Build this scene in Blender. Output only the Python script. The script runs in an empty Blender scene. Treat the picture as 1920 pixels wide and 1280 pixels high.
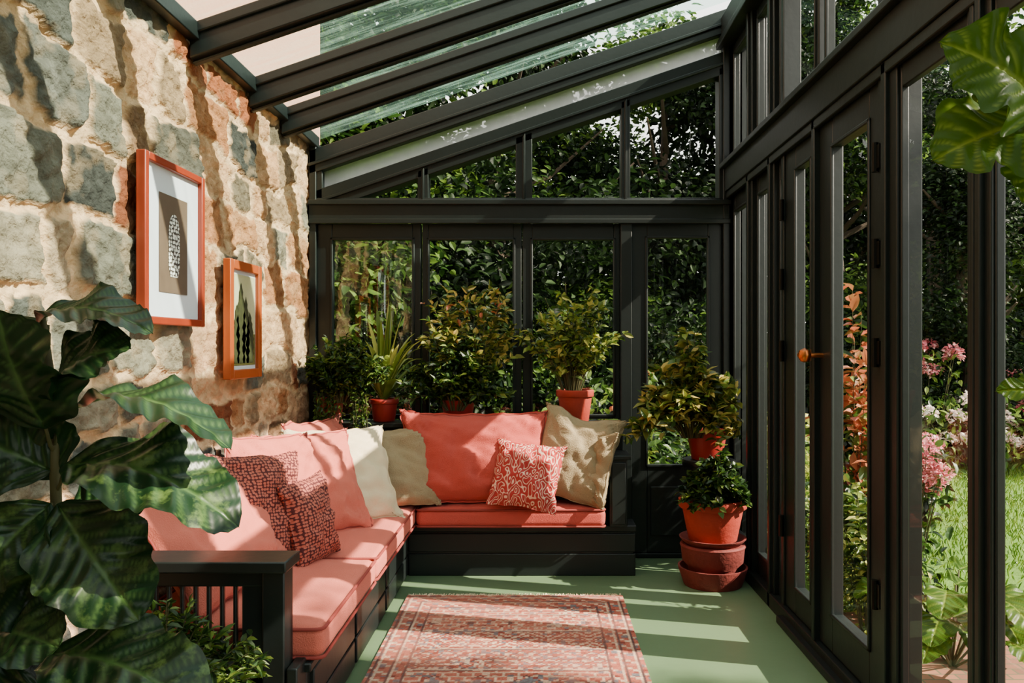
import bpy, math, random
import numpy as np
from mathutils import Vector, Matrix, Euler
from mathutils import noise as mnoise
random.seed(7)
RNG = np.random.default_rng(11)
scene = bpy.context.scene
COL = scene.collection

# ------------------------------------------------------------------ materials
def lin(r, g, b):
    f = lambda c: (c/255/12.92) if c/255 <= 0.04045 else ((c/255+0.055)/1.055)**2.4
    return (f(r), f(g), f(b), 1)
def nt(name):
    m = bpy.data.materials.new(name); m.use_nodes = True
    n = m.node_tree.nodes; n.clear()
    out = n.new('ShaderNodeOutputMaterial')
    return m, n, m.node_tree.links, out
def sc(c, k): return (min(1, c[0]*k), min(1, c[1]*k), min(1, c[2]*k), 1)
def M(name, col, rough=.5, metal=0, nscale=6, namt=.15, bump=0, bscale=60, attr=None, sheen=0, spec=.5, col2=None, wavebump=0):
    m, n, l, out = nt(name)
    p = n.new('ShaderNodeBsdfPrincipled'); l.new(p.outputs[0], out.inputs[0])
    p.inputs['Roughness'].default_value = rough; p.inputs['Metallic'].default_value = metal
    p.inputs['Specular IOR Level'].default_value = spec
    if sheen: p.inputs['Sheen Weight'].default_value = sheen
    tc = n.new('ShaderNodeTexCoord')
    nz = n.new('ShaderNodeTexNoise'); nz.inputs['Scale'].default_value = nscale; nz.inputs['Detail'].default_value = 6
    l.new(tc.outputs['Object'], nz.inputs['Vector'])
    mx = n.new('ShaderNodeMix'); mx.data_type = 'RGBA'
    l.new(nz.outputs[0], mx.inputs[0])
    if attr:
        a = n.new('ShaderNodeAttribute'); a.attribute_name = attr
        for i, k in ((6, 1-namt), (7, 1+namt)):
            q = n.new('ShaderNodeMix'); q.data_type = 'RGBA'; q.blend_type = 'MULTIPLY'; q.inputs[0].default_value = 1
            l.new(a.outputs['Color'], q.inputs[6]); q.inputs[7].default_value = (k, k, k, 1)
            l.new(q.outputs[2], mx.inputs[i])
    else:
        mx.inputs[6].default_value = sc(col, 1-namt); mx.inputs[7].default_value = col2 or sc(col, 1+namt)
    l.new(mx.outputs[2], p.inputs['Base Color'])
    if bump:
        b = n.new('ShaderNodeBump'); b.inputs['Strength'].default_value = bump; b.inputs['Distance'].default_value = .01
        if wavebump:
            nb = n.new('ShaderNodeTexWave'); nb.inputs['Scale'].default_value = wavebump; nb.inputs['Distortion'].default_value = 2
            l.new(tc.outputs['Object'], nb.inputs['Vector'])
        else:
            nb = n.new('ShaderNodeTexNoise'); nb.inputs['Scale'].default_value = bscale; nb.inputs['Detail'].default_value = 5
            l.new(tc.outputs['Object'], nb.inputs['Vector'])
        l.new(nb.outputs['Fac'] if 'Fac' in nb.outputs else nb.outputs[0], b.inputs['Height'])
        l.new(b.outputs[0], p.inputs['Normal'])
    return m
def leafmat(name, cols, rough=.4, trans=.3, spec=.4):
    m, n, l, out = nt(name)
    g = n.new('ShaderNodeNewGeometry'); r = n.new('ShaderNodeValToRGB')
    l.new(g.outputs['Random Per Island'], r.inputs[0])
    e = r.color_ramp.elements
    while len(e) < len(cols): e.new(.5)
    for i, c in enumerate(cols):
        e[i].position = i/(len(cols)-1); e[i].color = c
    p = n.new('ShaderNodeBsdfPrincipled'); p.inputs['Roughness'].default_value = rough; p.inputs['Specular IOR Level'].default_value = spec
    t = n.new('ShaderNodeBsdfTranslucent'); mx = n.new('ShaderNodeMixShader'); mx.inputs[0].default_value = trans
    l.new(r.outputs[0], p.inputs['Base Color']); l.new(r.outputs[0], t.inputs[0])
    l.new(p.outputs[0], mx.inputs[1]); l.new(t.outputs[0], mx.inputs[2]); l.new(mx.outputs[0], out.inputs[0])
    return m
def glassmat(name, tint, base=.0, k=.6, rough=0, streak=None):
    m, n, l, out = nt(name)
    t = n.new('ShaderNodeBsdfTransparent'); t.inputs[0].default_value = tint
    g = n.new('ShaderNodeBsdfGlossy'); g.inputs['Roughness'].default_value = rough
    f = n.new('ShaderNodeLayerWeight'); f.inputs[0].default_value = .5
    pw = n.new('ShaderNodeMath'); pw.operation = 'POWER'; pw.inputs[1].default_value = 5; l.new(f.outputs['Facing'], pw.inputs[0])
    ma = n.new('ShaderNodeMath'); ma.operation = 'MULTIPLY_ADD'; ma.inputs[1].default_value = k; ma.inputs[2].default_value = base
    l.new(pw.outputs[0], ma.inputs[0])
    mx = n.new('ShaderNodeMixShader'); l.new(ma.outputs[0], mx.inputs[0])
    l.new(t.outputs[0], mx.inputs[1]); l.new(g.outputs[0], mx.inputs[2])
    last = mx
    if streak:
        d = n.new('ShaderNodeBsdfTranslucent'); d.inputs[0].default_value = streak[0]
        tc = n.new('ShaderNodeTexCoord'); mp = n.new('ShaderNodeMapping'); mp.inputs['Scale'].default_value = (1.2, 14, 1)
        nz = n.new('ShaderNodeTexNoise'); nz.inputs['Scale'].default_value = 2; nz.inputs['Detail'].default_value = 8; nz.inputs['Roughness'].default_value = .75
        l.new(tc.outputs['Object'], mp.inputs[0]); l.new(mp.outputs[0], nz.inputs['Vector'])
        cr = n.new('ShaderNodeValToRGB'); cr.color_ramp.elements[0].position = .45; cr.color_ramp.elements[1].position = .7
        k2 = streak[1]; cr.color_ramp.elements[0].color = (streak[2],)*3+(1,); cr.color_ramp.elements[1].color = (k2, k2, k2, 1)
        l.new(nz.outputs[0], cr.inputs[0])
        m2 = n.new('ShaderNodeMixShader'); l.new(cr.outputs[0], m2.inputs[0]); l.new(mx.outputs[0], m2.inputs[1]); l.new(d.outputs[0], m2.inputs[2])
        last = m2
    l.new(last.outputs[0], out.inputs[0])
    return m

FRAME = M('dark_green_painted_timber', lin(18, 24, 24), rough=.42, nscale=3, namt=.25, bump=.08, bscale=30, spec=.35)
GLASS = glassmat('window_glass', (.95, .98, .96, 1), base=.12, k=.5)
GLASSR = glassmat('side_window_glass', (.96, .98, .97, 1), base=.03, k=.35)
ROOFGLASS = glassmat('roof_glass', (.76, .93, .87, 1), base=.05, k=.4, streak=(lin(160, 220, 200), .28, .03))  # pale noise streaks imitate reflections, put into the glass colour
FROST = glassmat('frosted_glass', (.98, .98, .97, 1), base=.04, k=.4, streak=(lin(250, 250, 245), .9, .75))
STONE = M('rubble_stone', (1, 1, 1, 1), rough=.92, attr='Col', nscale=26, namt=.34, bump=1.0, bscale=75, spec=.15)
STUCCO = M('pink_stucco', lin(196, 140, 120), rough=.9, nscale=2, namt=.12, bump=.3, bscale=40)
FLOORM = M('sage_painted_floor', lin(92, 114, 84), rough=.36, nscale=1.5, namt=.10, bump=.1, bscale=12)
CORAL = M('coral_linen', lin(178, 68, 58), rough=.85, nscale=9, namt=.08, bump=.4, bscale=240, sheen=.05)
PINK = M('pink_linen', lin(196, 98, 82), rough=.85, nscale=9, namt=.08, bump=.4, bscale=240, sheen=.05)
PIPE = M('cushion_piping', lin(134, 46, 40), rough=.8)
CREAM = M('cream_linen', lin(212, 194, 160), rough=.9, nscale=5, namt=.06, bump=.3, bscale=220)
TAN = M('tan_linen', lin(146, 128, 98), rough=.9, nscale=30, namt=.14, bump=.5, bscale=180)
TERRA = M('terracotta', lin(158, 48, 30), rough=.75, nscale=9, namt=.25, bump=.2, bscale=60)
TERRAR = M('red_glazed_terracotta', lin(150, 30, 22), rough=.5, nscale=9, namt=.2)
TERRAD = M('aged_terracotta', lin(108, 34, 28), rough=.8, nscale=14, namt=.4, bump=.4, bscale=50)
SOIL = M('soil', lin(45, 32, 24), rough=1, bump=1, bscale=60)
STEM = M('plant_stem', lin(70, 66, 34), rough=.7)
BARK = M('bark', lin(62, 50, 38), rough=.95, nscale=8, namt=.4, bump=1, bscale=20)
ORANGEWOOD = M('orange_stained_wood', lin(136, 46, 22), rough=.4, nscale=10, namt=.2, bump=.1, wavebump=8)
HONEYWOOD = M('honey_wood', lin(156, 70, 26), rough=.4, nscale=10, namt=.2, bump=.1, wavebump=8)
MAT_W = M('picture_mat_board', lin(206, 208, 220), rough=.8, namt=.03)
BRASS = M('brass', lin(190, 110, 60), rough=.35, metal=1)
STEEL = M('dark_ironmongery', lin(22, 22, 20), rough=.4, metal=.8)

def patternmat(name, c1, c2, kind, scale):
    m, n, l, out = nt(name)
    p = n.new('ShaderNodeBsdfPrincipled'); p.inputs['Roughness'].default_value = .85; l.new(p.outputs[0], out.inputs[0])
    tc = n.new('ShaderNodeTexCoord'); cr = n.new('ShaderNodeValToRGB')
    if kind == 'dots':
        v = n.new('ShaderNodeTexVoronoi'); v.inputs['Scale'].default_value = scale; v.inputs['Randomness'].default_value = .5
        v.voronoi_dimensions = '2D'
        mp = n.new('ShaderNodeMapping'); mp.inputs['Rotation'].default_value = (math.radians(90), 0, 0)
        if name == 'print_mosaic': mp.inputs['Rotation'].default_value = (0, math.radians(90), 0)
        l.new(tc.outputs['Object'], mp.inputs[0]); l.new(mp.outputs[0], v.inputs['Vector']); l.new(v.outputs['Distance'], cr.inputs[0])
        cr.color_ramp.elements[0].position = .34; cr.color_ramp.elements[1].position = .46
        h = v.outputs['Distance']
    else:
        v = n.new('ShaderNodeTexNoise'); v.inputs['Scale'].default_value = scale; v.inputs['Detail'].default_value = 0
        mp = n.new('ShaderNodeMapping'); mp.inputs['Scale'].default_value = (1.3, .4, .8)
        l.new(tc.outputs['Object'], mp.inputs[0]); l.new(mp.outputs[0], v.inputs['Vector'])
        ma = n.new('ShaderNodeMath'); ma.operation = 'MULTIPLY'; ma.inputs[1].default_value = 5.5; l.new(v.outputs[0], ma.inputs[0])
        pp = n.new('ShaderNodeMath'); pp.operation = 'PINGPONG'; pp.inputs[1].default_value = .5; l.new(ma.outputs[0], pp.inputs[0])
        l.new(pp.outputs[0], cr.inputs[0]); cr.color_ramp.elements[0].position = .11; cr.color_ramp.elements[1].position = .17
        h = pp.outputs[0]
    cr.color_ramp.elements[0].color = c1; cr.color_ramp.elements[1].color = c2
    l.new(cr.outputs[0], p.inputs['Base Color'])
    b = n.new('ShaderNodeBump'); b.inputs['Strength'].default_value = .4; b.inputs['Distance'].default_value = .01
    l.new(h, b.inputs['Height']); l.new(b.outputs[0], p.inputs['Normal'])
    return m
DOTS = patternmat('dotted_weave', lin(170, 88, 72), lin(70, 14, 18), 'dots', 78)
MEANDER = patternmat('meander_print', lin(222, 182, 160), lin(162, 42, 40), 'meander', 26)
MOSAIC = patternmat('print_mosaic', lin(236, 234, 230), lin(60, 50, 46), 'dots', 70)

LEAF_DK = leafmat('leaf_dark', [lin(16, 32, 13), lin(32, 56, 22), lin(62, 92, 34)], trans=.35)
LEAF_MID = leafmat('leaf_mid', [lin(26, 48, 18), lin(70, 100, 36), lin(136, 154, 66)], trans=.4)
LEAF_LT = leafmat('leaf_light', [lin(56, 84, 26), lin(136, 152, 60), lin(208, 200, 106)], trans=.4)
LEAF_YEL = leafmat('leaf_yellowgreen', [lin(44, 66, 20), lin(140, 142, 56), lin(216, 190, 110)], trans=.4)
LEAF_OR = leafmat('leaf_orange', [lin(170, 76, 50), lin(206, 120, 84), lin(104, 88, 40)])
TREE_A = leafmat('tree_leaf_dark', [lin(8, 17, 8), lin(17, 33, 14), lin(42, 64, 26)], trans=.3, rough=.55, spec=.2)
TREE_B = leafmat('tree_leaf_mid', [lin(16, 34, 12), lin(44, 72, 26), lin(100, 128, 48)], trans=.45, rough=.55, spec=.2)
PETALP = leafmat('petal_pink', [lin(196, 84, 104), lin(220, 128, 140), lin(236, 190, 186)])
PETALW = leafmat('petal_white', [lin(236, 220, 214), lin(244, 238, 228), lin(236, 170, 174)])
PETALR = leafmat('petal_coral', [lin(200, 90, 70), lin(216, 130, 100), lin(226, 170, 120)])

def figmat(name, c0, c1, vein, trans, spec=.35):
    m, n, l, out = nt(name)
    a = n.new('ShaderNodeAttribute'); a.attribute_name = 'Col'
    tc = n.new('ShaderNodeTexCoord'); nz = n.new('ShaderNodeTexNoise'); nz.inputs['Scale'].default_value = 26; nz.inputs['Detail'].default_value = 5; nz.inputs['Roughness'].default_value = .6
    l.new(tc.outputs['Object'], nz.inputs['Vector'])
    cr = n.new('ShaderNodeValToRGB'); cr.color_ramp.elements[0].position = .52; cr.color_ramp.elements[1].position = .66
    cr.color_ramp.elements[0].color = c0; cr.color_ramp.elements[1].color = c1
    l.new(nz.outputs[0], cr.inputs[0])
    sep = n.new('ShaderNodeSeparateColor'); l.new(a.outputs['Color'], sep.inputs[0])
    m1 = n.new('ShaderNodeMix'); m1.data_type = 'RGBA'; l.new(sep.outputs[1], m1.inputs[0]); m1.inputs[6].default_value = c0; l.new(cr.outputs[0], m1.inputs[7])  # pale patches imitate sun dapple, painted into the leaf colour
    m2 = n.new('ShaderNodeMix'); m2.data_type = 'RGBA'; l.new(sep.outputs[0], m2.inputs[0]); l.new(m1.outputs[2], m2.inputs[6]); m2.inputs[7].default_value = vein
    p = n.new('ShaderNodeBsdfPrincipled'); p.inputs['Roughness'].default_value = .34; p.inputs['Specular IOR Level'].default_value = spec
    t = n.new('ShaderNodeBsdfTranslucent'); mx = n.new('ShaderNodeMixShader'); mx.inputs[0].default_value = trans
    l.new(m2.outputs[2], p.inputs['Base Color']); l.new(m2.outputs[2], t.inputs[0])
    l.new(p.outputs[0], mx.inputs[1]); l.new(t.outputs[0], mx.inputs[2]); l.new(mx.outputs[0], out.inputs[0])
    return m
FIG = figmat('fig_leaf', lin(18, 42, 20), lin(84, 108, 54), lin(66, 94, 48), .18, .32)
FIG2 = figmat('fig_leaf_backlit', lin(56, 84, 18), lin(90, 116, 40), lin(120, 138, 50), .42, .12)

# ------------------------------------------------------------------ mesh builder
class MB:
    def __init__(s): s.v = []; s.f = []; s.m = []; s.c = []
    def add(s, vs, fs, mat=0, cols=None):
        o = len(s.v); s.v.extend([tuple(map(float, p)) for p in vs]); s.f.extend([tuple(int(i)+o for i in f) for f in fs]); s.m.extend([mat]*len(fs))
        s.c.extend(cols if cols is not None else [(0, 0, 0, 1)]*len(vs))
    def box(s, x0, x1, y0, y1, z0, z1, mat=0):
        x0, x1 = sorted((x0, x1)); y0, y1 = sorted((y0, y1)); z0, z1 = sorted((z0, z1))
        s.add([(x0,y0,z0),(x1,y0,z0),(x1,y1,z0),(x0,y1,z0),(x0,y0,z1),(x1,y0,z1),(x1,y1,z1),(x0,y1,z1)],
              [(0,3,2,1),(4,5,6,7),(0,1,5,4),(1,2,6,5),(2,3,7,6),(3,0,4,7)], mat)
    def prism(s, pts, y0, y1, mat=0):   # polygon in XZ
        n = len(pts); vs = [(x, y0, z) for x, z in pts]+[(x, y1, z) for x, z in pts]
        fs = [tuple(range(n)), tuple(range(2*n-1, n-1, -1))]+[(i, i+n, (i+1) % n+n, (i+1) % n) for i in range(n)]
        s.add(vs, fs, mat)
    def lathe(s, cx, cy, prof, mat=0, n=32):
        vs = []; fs = []
        for r, z in prof:
            for i in range(n):
                a = 2*math.pi*i/n; vs.append((cx+r*math.cos(a), cy+r*math.sin(a), z))
        for j in range(len(prof)-1):
            for i in range(n):
                fs.append((j*n+i, j*n+(i+1) % n, (j+1)*n+(i+1) % n, (j+1)*n+i))
        s.add(vs, fs, mat)
    def tube(s, pts, r0, r1=None, mat=0, n=7):
        r1 = r0 if r1 is None else r1
        pts = [Vector(p) for p in pts]; vs = []; fs = []; k = len(pts)
        for j, p in enumerate(pts):
            d = (pts[min(j+1, k-1)]-pts[max(j-1, 0)])
            if d.length < 1e-9: d = Vector((0, 0, 1))
            d.normalize(); up = Vector((0, 0, 1)) if abs(d.z) < .9 else Vector((1, 0, 0))
            a = d.cross(up).normalized(); b = d.cross(a); r = r0+(r1-r0)*j/max(1, k-1)
            for i in range(n):
                t = 2*math.pi*i/n; vs.append(p+a*math.cos(t)*r+b*math.sin(t)*r)
        for j in range(k-1):
            for i in range(n):
                fs.append((j*n+i, j*n+(i+1) % n, (j+1)*n+(i+1) % n, (j+1)*n+i))
        fs.append(tuple(range(n))[::-1]); fs.append(tuple(range((k-1)*n, k*n)))
        s.add(vs, fs, mat)
    def leaves(s, P, D, L, W, mat=0, fold=.25, up=None):
        P = np.asarray(P, float); D = np.asarray(D, float); N = len(P)
        if N == 0: return
        D = D/np.linalg.norm(D, axis=1)[:, None]
        U = RNG.normal(size=(N, 3))*.5+np.array((0, 0, 1.0)) if up is None else up
        S = np.cross(D, U); S /= (np.linalg.norm(S, axis=1)[:, None]+1e-9); NN = np.cross(S, D)
        L = np.broadcast_to(L, (N,))[:, None]; W = np.broadcast_to(W, (N,))[:, None]
        b = P; t = P+D*L-NN*L*.15; mid = P+D*L*.45
        l1 = P+D*L*.28+S*W*.42+NN*W*fold; r1 = P+D*L*.28-S*W*.42+NN*W*fold
        l2 = P+D*L*.62+S*W*.42+NN*W*fold*.6; r2 = P+D*L*.62-S*W*.42+NN*W*fold*.6
        V = np.stack([b, l1, l2, t, r2, r1, mid], 1).reshape(-1, 3)
        o = len(s.v)
        s.v.extend(map(tuple, V.tolist())); s.c.extend([(0, 0, 0, 1)]*(7*N))
        for i in range(N):
            q = o+7*i
            s.f += [(q, q+6, q+1), (q+1, q+6, q+2), (q+2, q+6, q+3), (q, q+5, q+6), (q+5, q+4, q+6), (q+4, q+3, q+6)]
        s.m += [mat]*(6*N)
    def mesh(s, name, mats, smooth=35):
        me = bpy.data.meshes.new(name); me.from_pydata(s.v, [], s.f)
        for m in mats: me.materials.append(m)
        me.polygons.foreach_set('material_index', s.m)
        if any(c[0] or c[1] for c in s.c):
            ca = me.color_attributes.new(name='Col', type='FLOAT_COLOR', domain='POINT')
            ca.data.foreach_set('color', np.array(s.c, dtype=np.float32).ravel())
        if smooth:
            me.shade_smooth(); me.set_sharp_from_angle(angle=math.radians(smooth))
        me.update(); return me
    def obj(s, name, mats, smooth=35, bevel=0, parent=None):
        o = bpy.data.objects.new(name, s.mesh(name, mats, smooth)); COL.objects.link(o)
        if bevel:
            b = o.modifiers.new('bevel', 'BEVEL'); b.width = bevel; b.segments = 2; b.limit_method = 'ANGLE'
        if parent: o.parent = parent
        return o
def empty(name, loc=(0, 0, 0)):
    e = bpy.data.objects.new(name, None); e.empty_display_size = .1; COL.objects.link(e); e.location = loc; return e

# ------------------------------------------------------------------ room constants
XL, XR, YB = -1.41, 1.18, 5.0
YF = -0.6
SL = .34
R = lambda x: 2.459+SL*(x+1.397)

# floor
b = MB(); b.box(XL-.1, XR+.12, YF-.1, YB+.08, -.12, 0); fl = b.obj('floor', [FLOORM])

# ------------------------------------------------------------------ stone wall
def vn(x, y, s, seed):
    g = np.random.default_rng(seed).random((64, 64)); x = x*s; y = y*s
    xi = np.floor(x).astype(int); yi = np.floor(y).astype(int); fx = x-xi; fy = y-yi
    fx = fx*fx*(3-2*fx); fy = fy*fy*(3-2*fy)
    a = g[xi % 64, yi % 64]; bb = g[(xi+1) % 64, yi % 64]; c = g[xi % 64, (yi+1) % 64]; d = g[(xi+1) % 64, (yi+1) % 64]
    return (a*(1-fx)+bb*fx)*(1-fy)+(c*(1-fx)+d*fx)*fy
ys = np.concatenate([np.arange(YF, 1.8, .06), np.arange(1.8, 5.06, .0085)]); zs = np.linspace(0, 2.62, 300)
Yg, Zg = np.meshgrid(ys, zs, indexing='ij')
wy = Yg+.10*(vn(Yg, Zg, 3.1, 1)-.5)+.05*(vn(Yg, Zg, 9, 2)-.5)+.024*(vn(Yg, Zg, 25, 12)-.5)
wz = Zg+.14*(vn(Yg, Zg, 2.3, 3)-.5)+.05*(vn(Yg, Zg, 8, 4)-.5)+.024*(vn(Yg, Zg, 27, 13)-.5)
rr = random.Random(12)
rows = [-.1]
while rows[-1] < 2.9: rows.append(rows[-1]+rr.uniform(.13, .29))
rows = np.array(rows)
ri = np.clip(np.searchsorted(rows, wz)-1, 0, len(rows)-2)
H = np.zeros_like(Yg); C = np.zeros(Yg.shape+(3,)); C[:] = lin(204, 166, 130)[:3]
mort = vn(Yg, Zg, 5, 9)
C *= (0.80+.34*mort)[..., None]
darkc = [lin(78, 74, 66), lin(98, 94, 84), lin(116, 108, 94), lin(54, 54, 52), lin(126, 114, 98), lin(146, 124, 102), lin(86, 84, 78), lin(62, 60, 56), lin(112, 84, 62), lin(70, 70, 66)]
warmc = [lin(180, 134, 98), lin(190, 146, 110), lin(164, 114, 78), lin(138, 78, 48), lin(194, 152, 116), lin(134, 108, 84), lin(112, 62, 40), lin(96, 84, 70), lin(180, 136, 104), lin(152, 100, 66), lin(84, 78, 70)]
for r in range(len(rows)-1):
    cuts = [-1.0+rr.uniform(0, .2)]
    while cuts[-1] < 5.4: cuts.append(cuts[-1]+rr.uniform(.15, .42))
    cuts = np.array(cuts); mrow = ri == r
    if not mrow.any(): continue
    yy = wy[mrow]; zz = wz[mrow]; ci = np.clip(np.searchsorted(cuts, yy)-1, 0, len(cuts)-2)
    dy = np.minimum(yy-cuts[ci], cuts[ci+1]-yy); dz = np.minimum(zz-rows[r], rows[r+1]-zz)
    rc = .035
    inner = np.where((dy < rc) & (dz < rc), rc-np.sqrt(np.maximum(0, (rc-dy)**2+(rc-dz)**2)), np.minimum(dy, dz))
    gap = .007+.018*mort[mrow]**2
    m = np.clip((inner-gap)/.009, 0, 1); m = m*m*(3-2*m)
    nc = len(cuts); far = np.array([(0 if (cuts[i] < 2.85+rr.uniform(-.25, .3)) else 1) for i in range(nc)])
    hs = np.array([rr.uniform(.45, 1) if far[i] == 0 or rr.random() < .6 else rr.uniform(.05, .3) for i in range(nc)])
    cs = np.array([((rr.choice(darkc) if rr.random() < .93 else rr.choice(warmc)) if far[i] == 0 else (rr.choice(warmc) if rr.random() < .85 else rr.choice(darkc)))[:3] for i in range(nc)])
    ang = np.array([rr.uniform(-.06, .06) for _ in range(nc)]); ang2 = np.array([rr.uniform(-.06, .06) for _ in range(nc)])
    amp = np.where(far[ci] == 0, .022, .017)
    H[mrow] = m*hs[ci]*amp+m*(ang[ci]*(yy-(cuts[ci]+cuts[ci+1])/2)+ang2[ci]*(zz-(rows[r]+rows[r+1])/2))
    C[mrow] = C[mrow]*(1-m[:, None])+cs[ci]*m[:, None]
ridge = 1-2*np.abs(vn(Yg, Zg, 20, 31)-.5)
H += .010*(vn(Yg, Zg, 14, 5)-.5)+.013*(vn(Yg, Zg, 33, 6)-.5)+.010*(vn(Yg, Zg, 58, 16)-.5)-.008*ridge**4
C *= (.62+.72*vn(Yg, Zg, 18, 7)*.6+.72*.45*vn(Yg, Zg, 45, 8))[..., None]
mo = np.clip((vn(Yg, Zg, 11, 41)*.6+vn(Yg, Zg, 30, 42)*.4-.58)*5, 0, 1)[..., None]*.28
C = C*(1-mo)+np.array(lin(170, 140, 108)[:3])*mo
ny, nz_ = Yg.shape
V = np.stack([XL-.012+H, Yg, Zg], -1).reshape(-1, 3)
idx = np.arange(ny*nz_).reshape(ny, nz_)
F = np.stack([idx[:-1, :-1], idx[1:, :-1], idx[1:, 1:], idx[:-1, 1:]], -1).reshape(-1, 4)
me = bpy.data.meshes.new('wall_left'); me.from_pydata(V.tolist(), [], F.tolist())
ca = me.color_attributes.new(name='Col', type='FLOAT_COLOR', domain='POINT')
ca.data.foreach_set('color', np.concatenate([np.clip(C, 0, 1), np.ones(C.shape[:2]+(1,))], -1).astype(np.float32).ravel())
me.materials.append(STONE); me.shade_smooth()
wl = bpy.data.objects.new('wall_left', me); COL.objects.link(wl)
b = MB(); b.box(XL-.35, XL-.06, YF, 5.06, -.12, 2.62); b.box(XL-.35, XL-.03, YF, 5.3, 2.60, 6.2)
o = b.obj('masonry_core', [STUCCO]); o.parent = wl

# ------------------------------------------------------------------ glazed leaf helper
def leaf(name, axis, a0, a1, z0, z1, ga0, ga1, gz0, gz1, p0, p1, bead=True, panel=None):
    e = empty(name); b = MB(); g = MB()
    def bx(A0, A1, P0, P1, Z0, Z1, mb=b):
        if axis == 'x': mb.box(A0, A1, P0, P1, Z0, Z1)
        else: mb.box(P0, P1, A0, A1, Z0, Z1)
    bx(a0, ga0, p0, p1, z0, z1); bx(ga1, a1, p0, p1, z0, z1)
    bx(ga0, ga1, p0, p1, gz1, z1); bx(ga0, ga1, p0, p1, z0, gz0)
    if bead:
        t = .012; q0, q1 = p0-.008, p0+.006
        bx(ga0-t, ga0+.004, q0, q1, gz0-t, gz1+t); bx(ga1-.004, ga1+t, q0, q1, gz0-t, gz1+t)
        bx(ga0-t, ga1+t, q0, q1, gz1-.004, gz1+t); bx(ga0-t, ga1+t, q0, q1, gz0-t, gz0+.004)
    if panel:
        bx(ga0+.02, ga1-.02, p0-.012, p0+.01, panel[0], panel[1])
    b.obj('frame', [FRAME], bevel=.004, parent=e)
    m = (p0+p1)/2; A0, A1, Z0, Z1 = ga0-.005, ga1+.005, gz0-.005, gz1+.005
    if axis == 'x': g.add([(A0, m, Z0), (A1, m, Z0), (A1, m, Z1), (A0, m, Z1)], [(0, 1, 2, 3)])
    else: g.add([(m, A0, Z0), (m, A1, Z0), (m, A1, Z1), (m, A0, Z1)], [(0, 1, 2, 3)])
    g.obj('glass', [GLASS if axis == 'x' else GLASSR], smooth=0, parent=e)
    return e
# ---- back wall
b = MB()
b.box(XL, -1.367, 4.94, 5.07, 0, R(-1.39)+.1)
b.box(.503, .573, 4.94, 5.07, 0, 2.078)
b.box(1.132, 1.28, 4.93, 5.07, 0, R(1.2)-.1)
b.box(XL, 1.18, 4.935, 5.07, 2.078, 2.194); b.box(XL, 1.18, 4.915, 4.94, 2.17, 2.20); b.box(XL, 1.18, 4.925, 4.94, 2.055, 2.085)
b.box(XL, .503, 4.985, 5.06, 0, .84)
b.box(.573, 1.132, 4.95, 5.06, 0, .03)
def sl(x0, x1, d0, d1, y0, y1): b.prism([(x0, R(x0)+d0), (x1, R(x1)+d0), (x1, R(x1)+d1), (x0, R(x0)+d1)], y0, y1)
sl(XL, 1.28, -.096, .05, 4.94, 5.07); sl(XL, 1.18, -.345, -.205, 4.95, 5.06)
sl(XL, 1.18, -.05, -.03, 4.925, 4.945); sl(XL, 1.18, -.29, -.27, 4.935, 4.955)
b.box(XL, -1.33, 4.95, 5.06, 2.19, R(-1.33)-.1)
for x0, x1 in ((-.745, -.679), (-.142, -.04), (.507, .563), (1.109, 1.18)):
    b.prism([(x0, 2.19), (x1, 2.19), (x1, R(x1)-.3), (x0, R(x0)-.3)], 4.95, 5.06)
    b.prism([((x0+x1)/2-.008, 2.19), ((x0+x1)/2+.008, 2.19), ((x0+x1)/2+.008, R(x1)-.3), ((x0+x1)/2-.008, R(x0)-.3)], 4.94, 4.955)
b.box(XL, 1.18, 4.945, 4.96, 2.19, 2.215)
wb = b.obj('wall_back', [FRAME], bevel=.004)
e = empty('window_4'); g = MB()
g.add([(-1.2, 5, 2.19), (1.15, 5, 2.19), (1.15, 5, R(1.15)-.3), (-1.2, 5, max(2.2, R(-1.2)-.3))], [(0, 1, 2, 3)]); g.obj('glass', [GLASSR], smooth=0, parent=e)
g = MB(); g.add([(-1.36, 5, R(-1.36)-.21), (1.17, 5, R(1.17)-.21), (1.17, 5, R(1.17)-.09), (-1.36, 5, R(-1.36)-.09)], [(0, 1, 2, 3)]); g.obj('strip_glass', [FROST], smooth=0, parent=e)
leaf('window_1', 'x', -1.367, -.728, .855, 2.06, -1.275, -.778, .88, 1.962, 4.97, 5.03)
leaf('window_2', 'x', -.719, -.106, .855, 2.06, -.679, -.156, .88, 1.962, 4.97, 5.03)
leaf('window_3', 'x', -.099, .503, .855, 2.06, -.04, .464, .88, 1.962, 4.97, 5.03)
leaf('door_1', 'x', .573, 1.132, .03, 2.06, .669, 1.043, .571, 1.972, 4.965, 5.02, panel=(.14, .44))
# sill ledge
b = MB(); b.box(XL+.02, .50, 4.755, 4.98, .82, .85); b.box(XL+.02, .50, 4.775, 4.80, .0, .82); b.obj('windowsill', [FRAME], bevel=.005)
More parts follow.
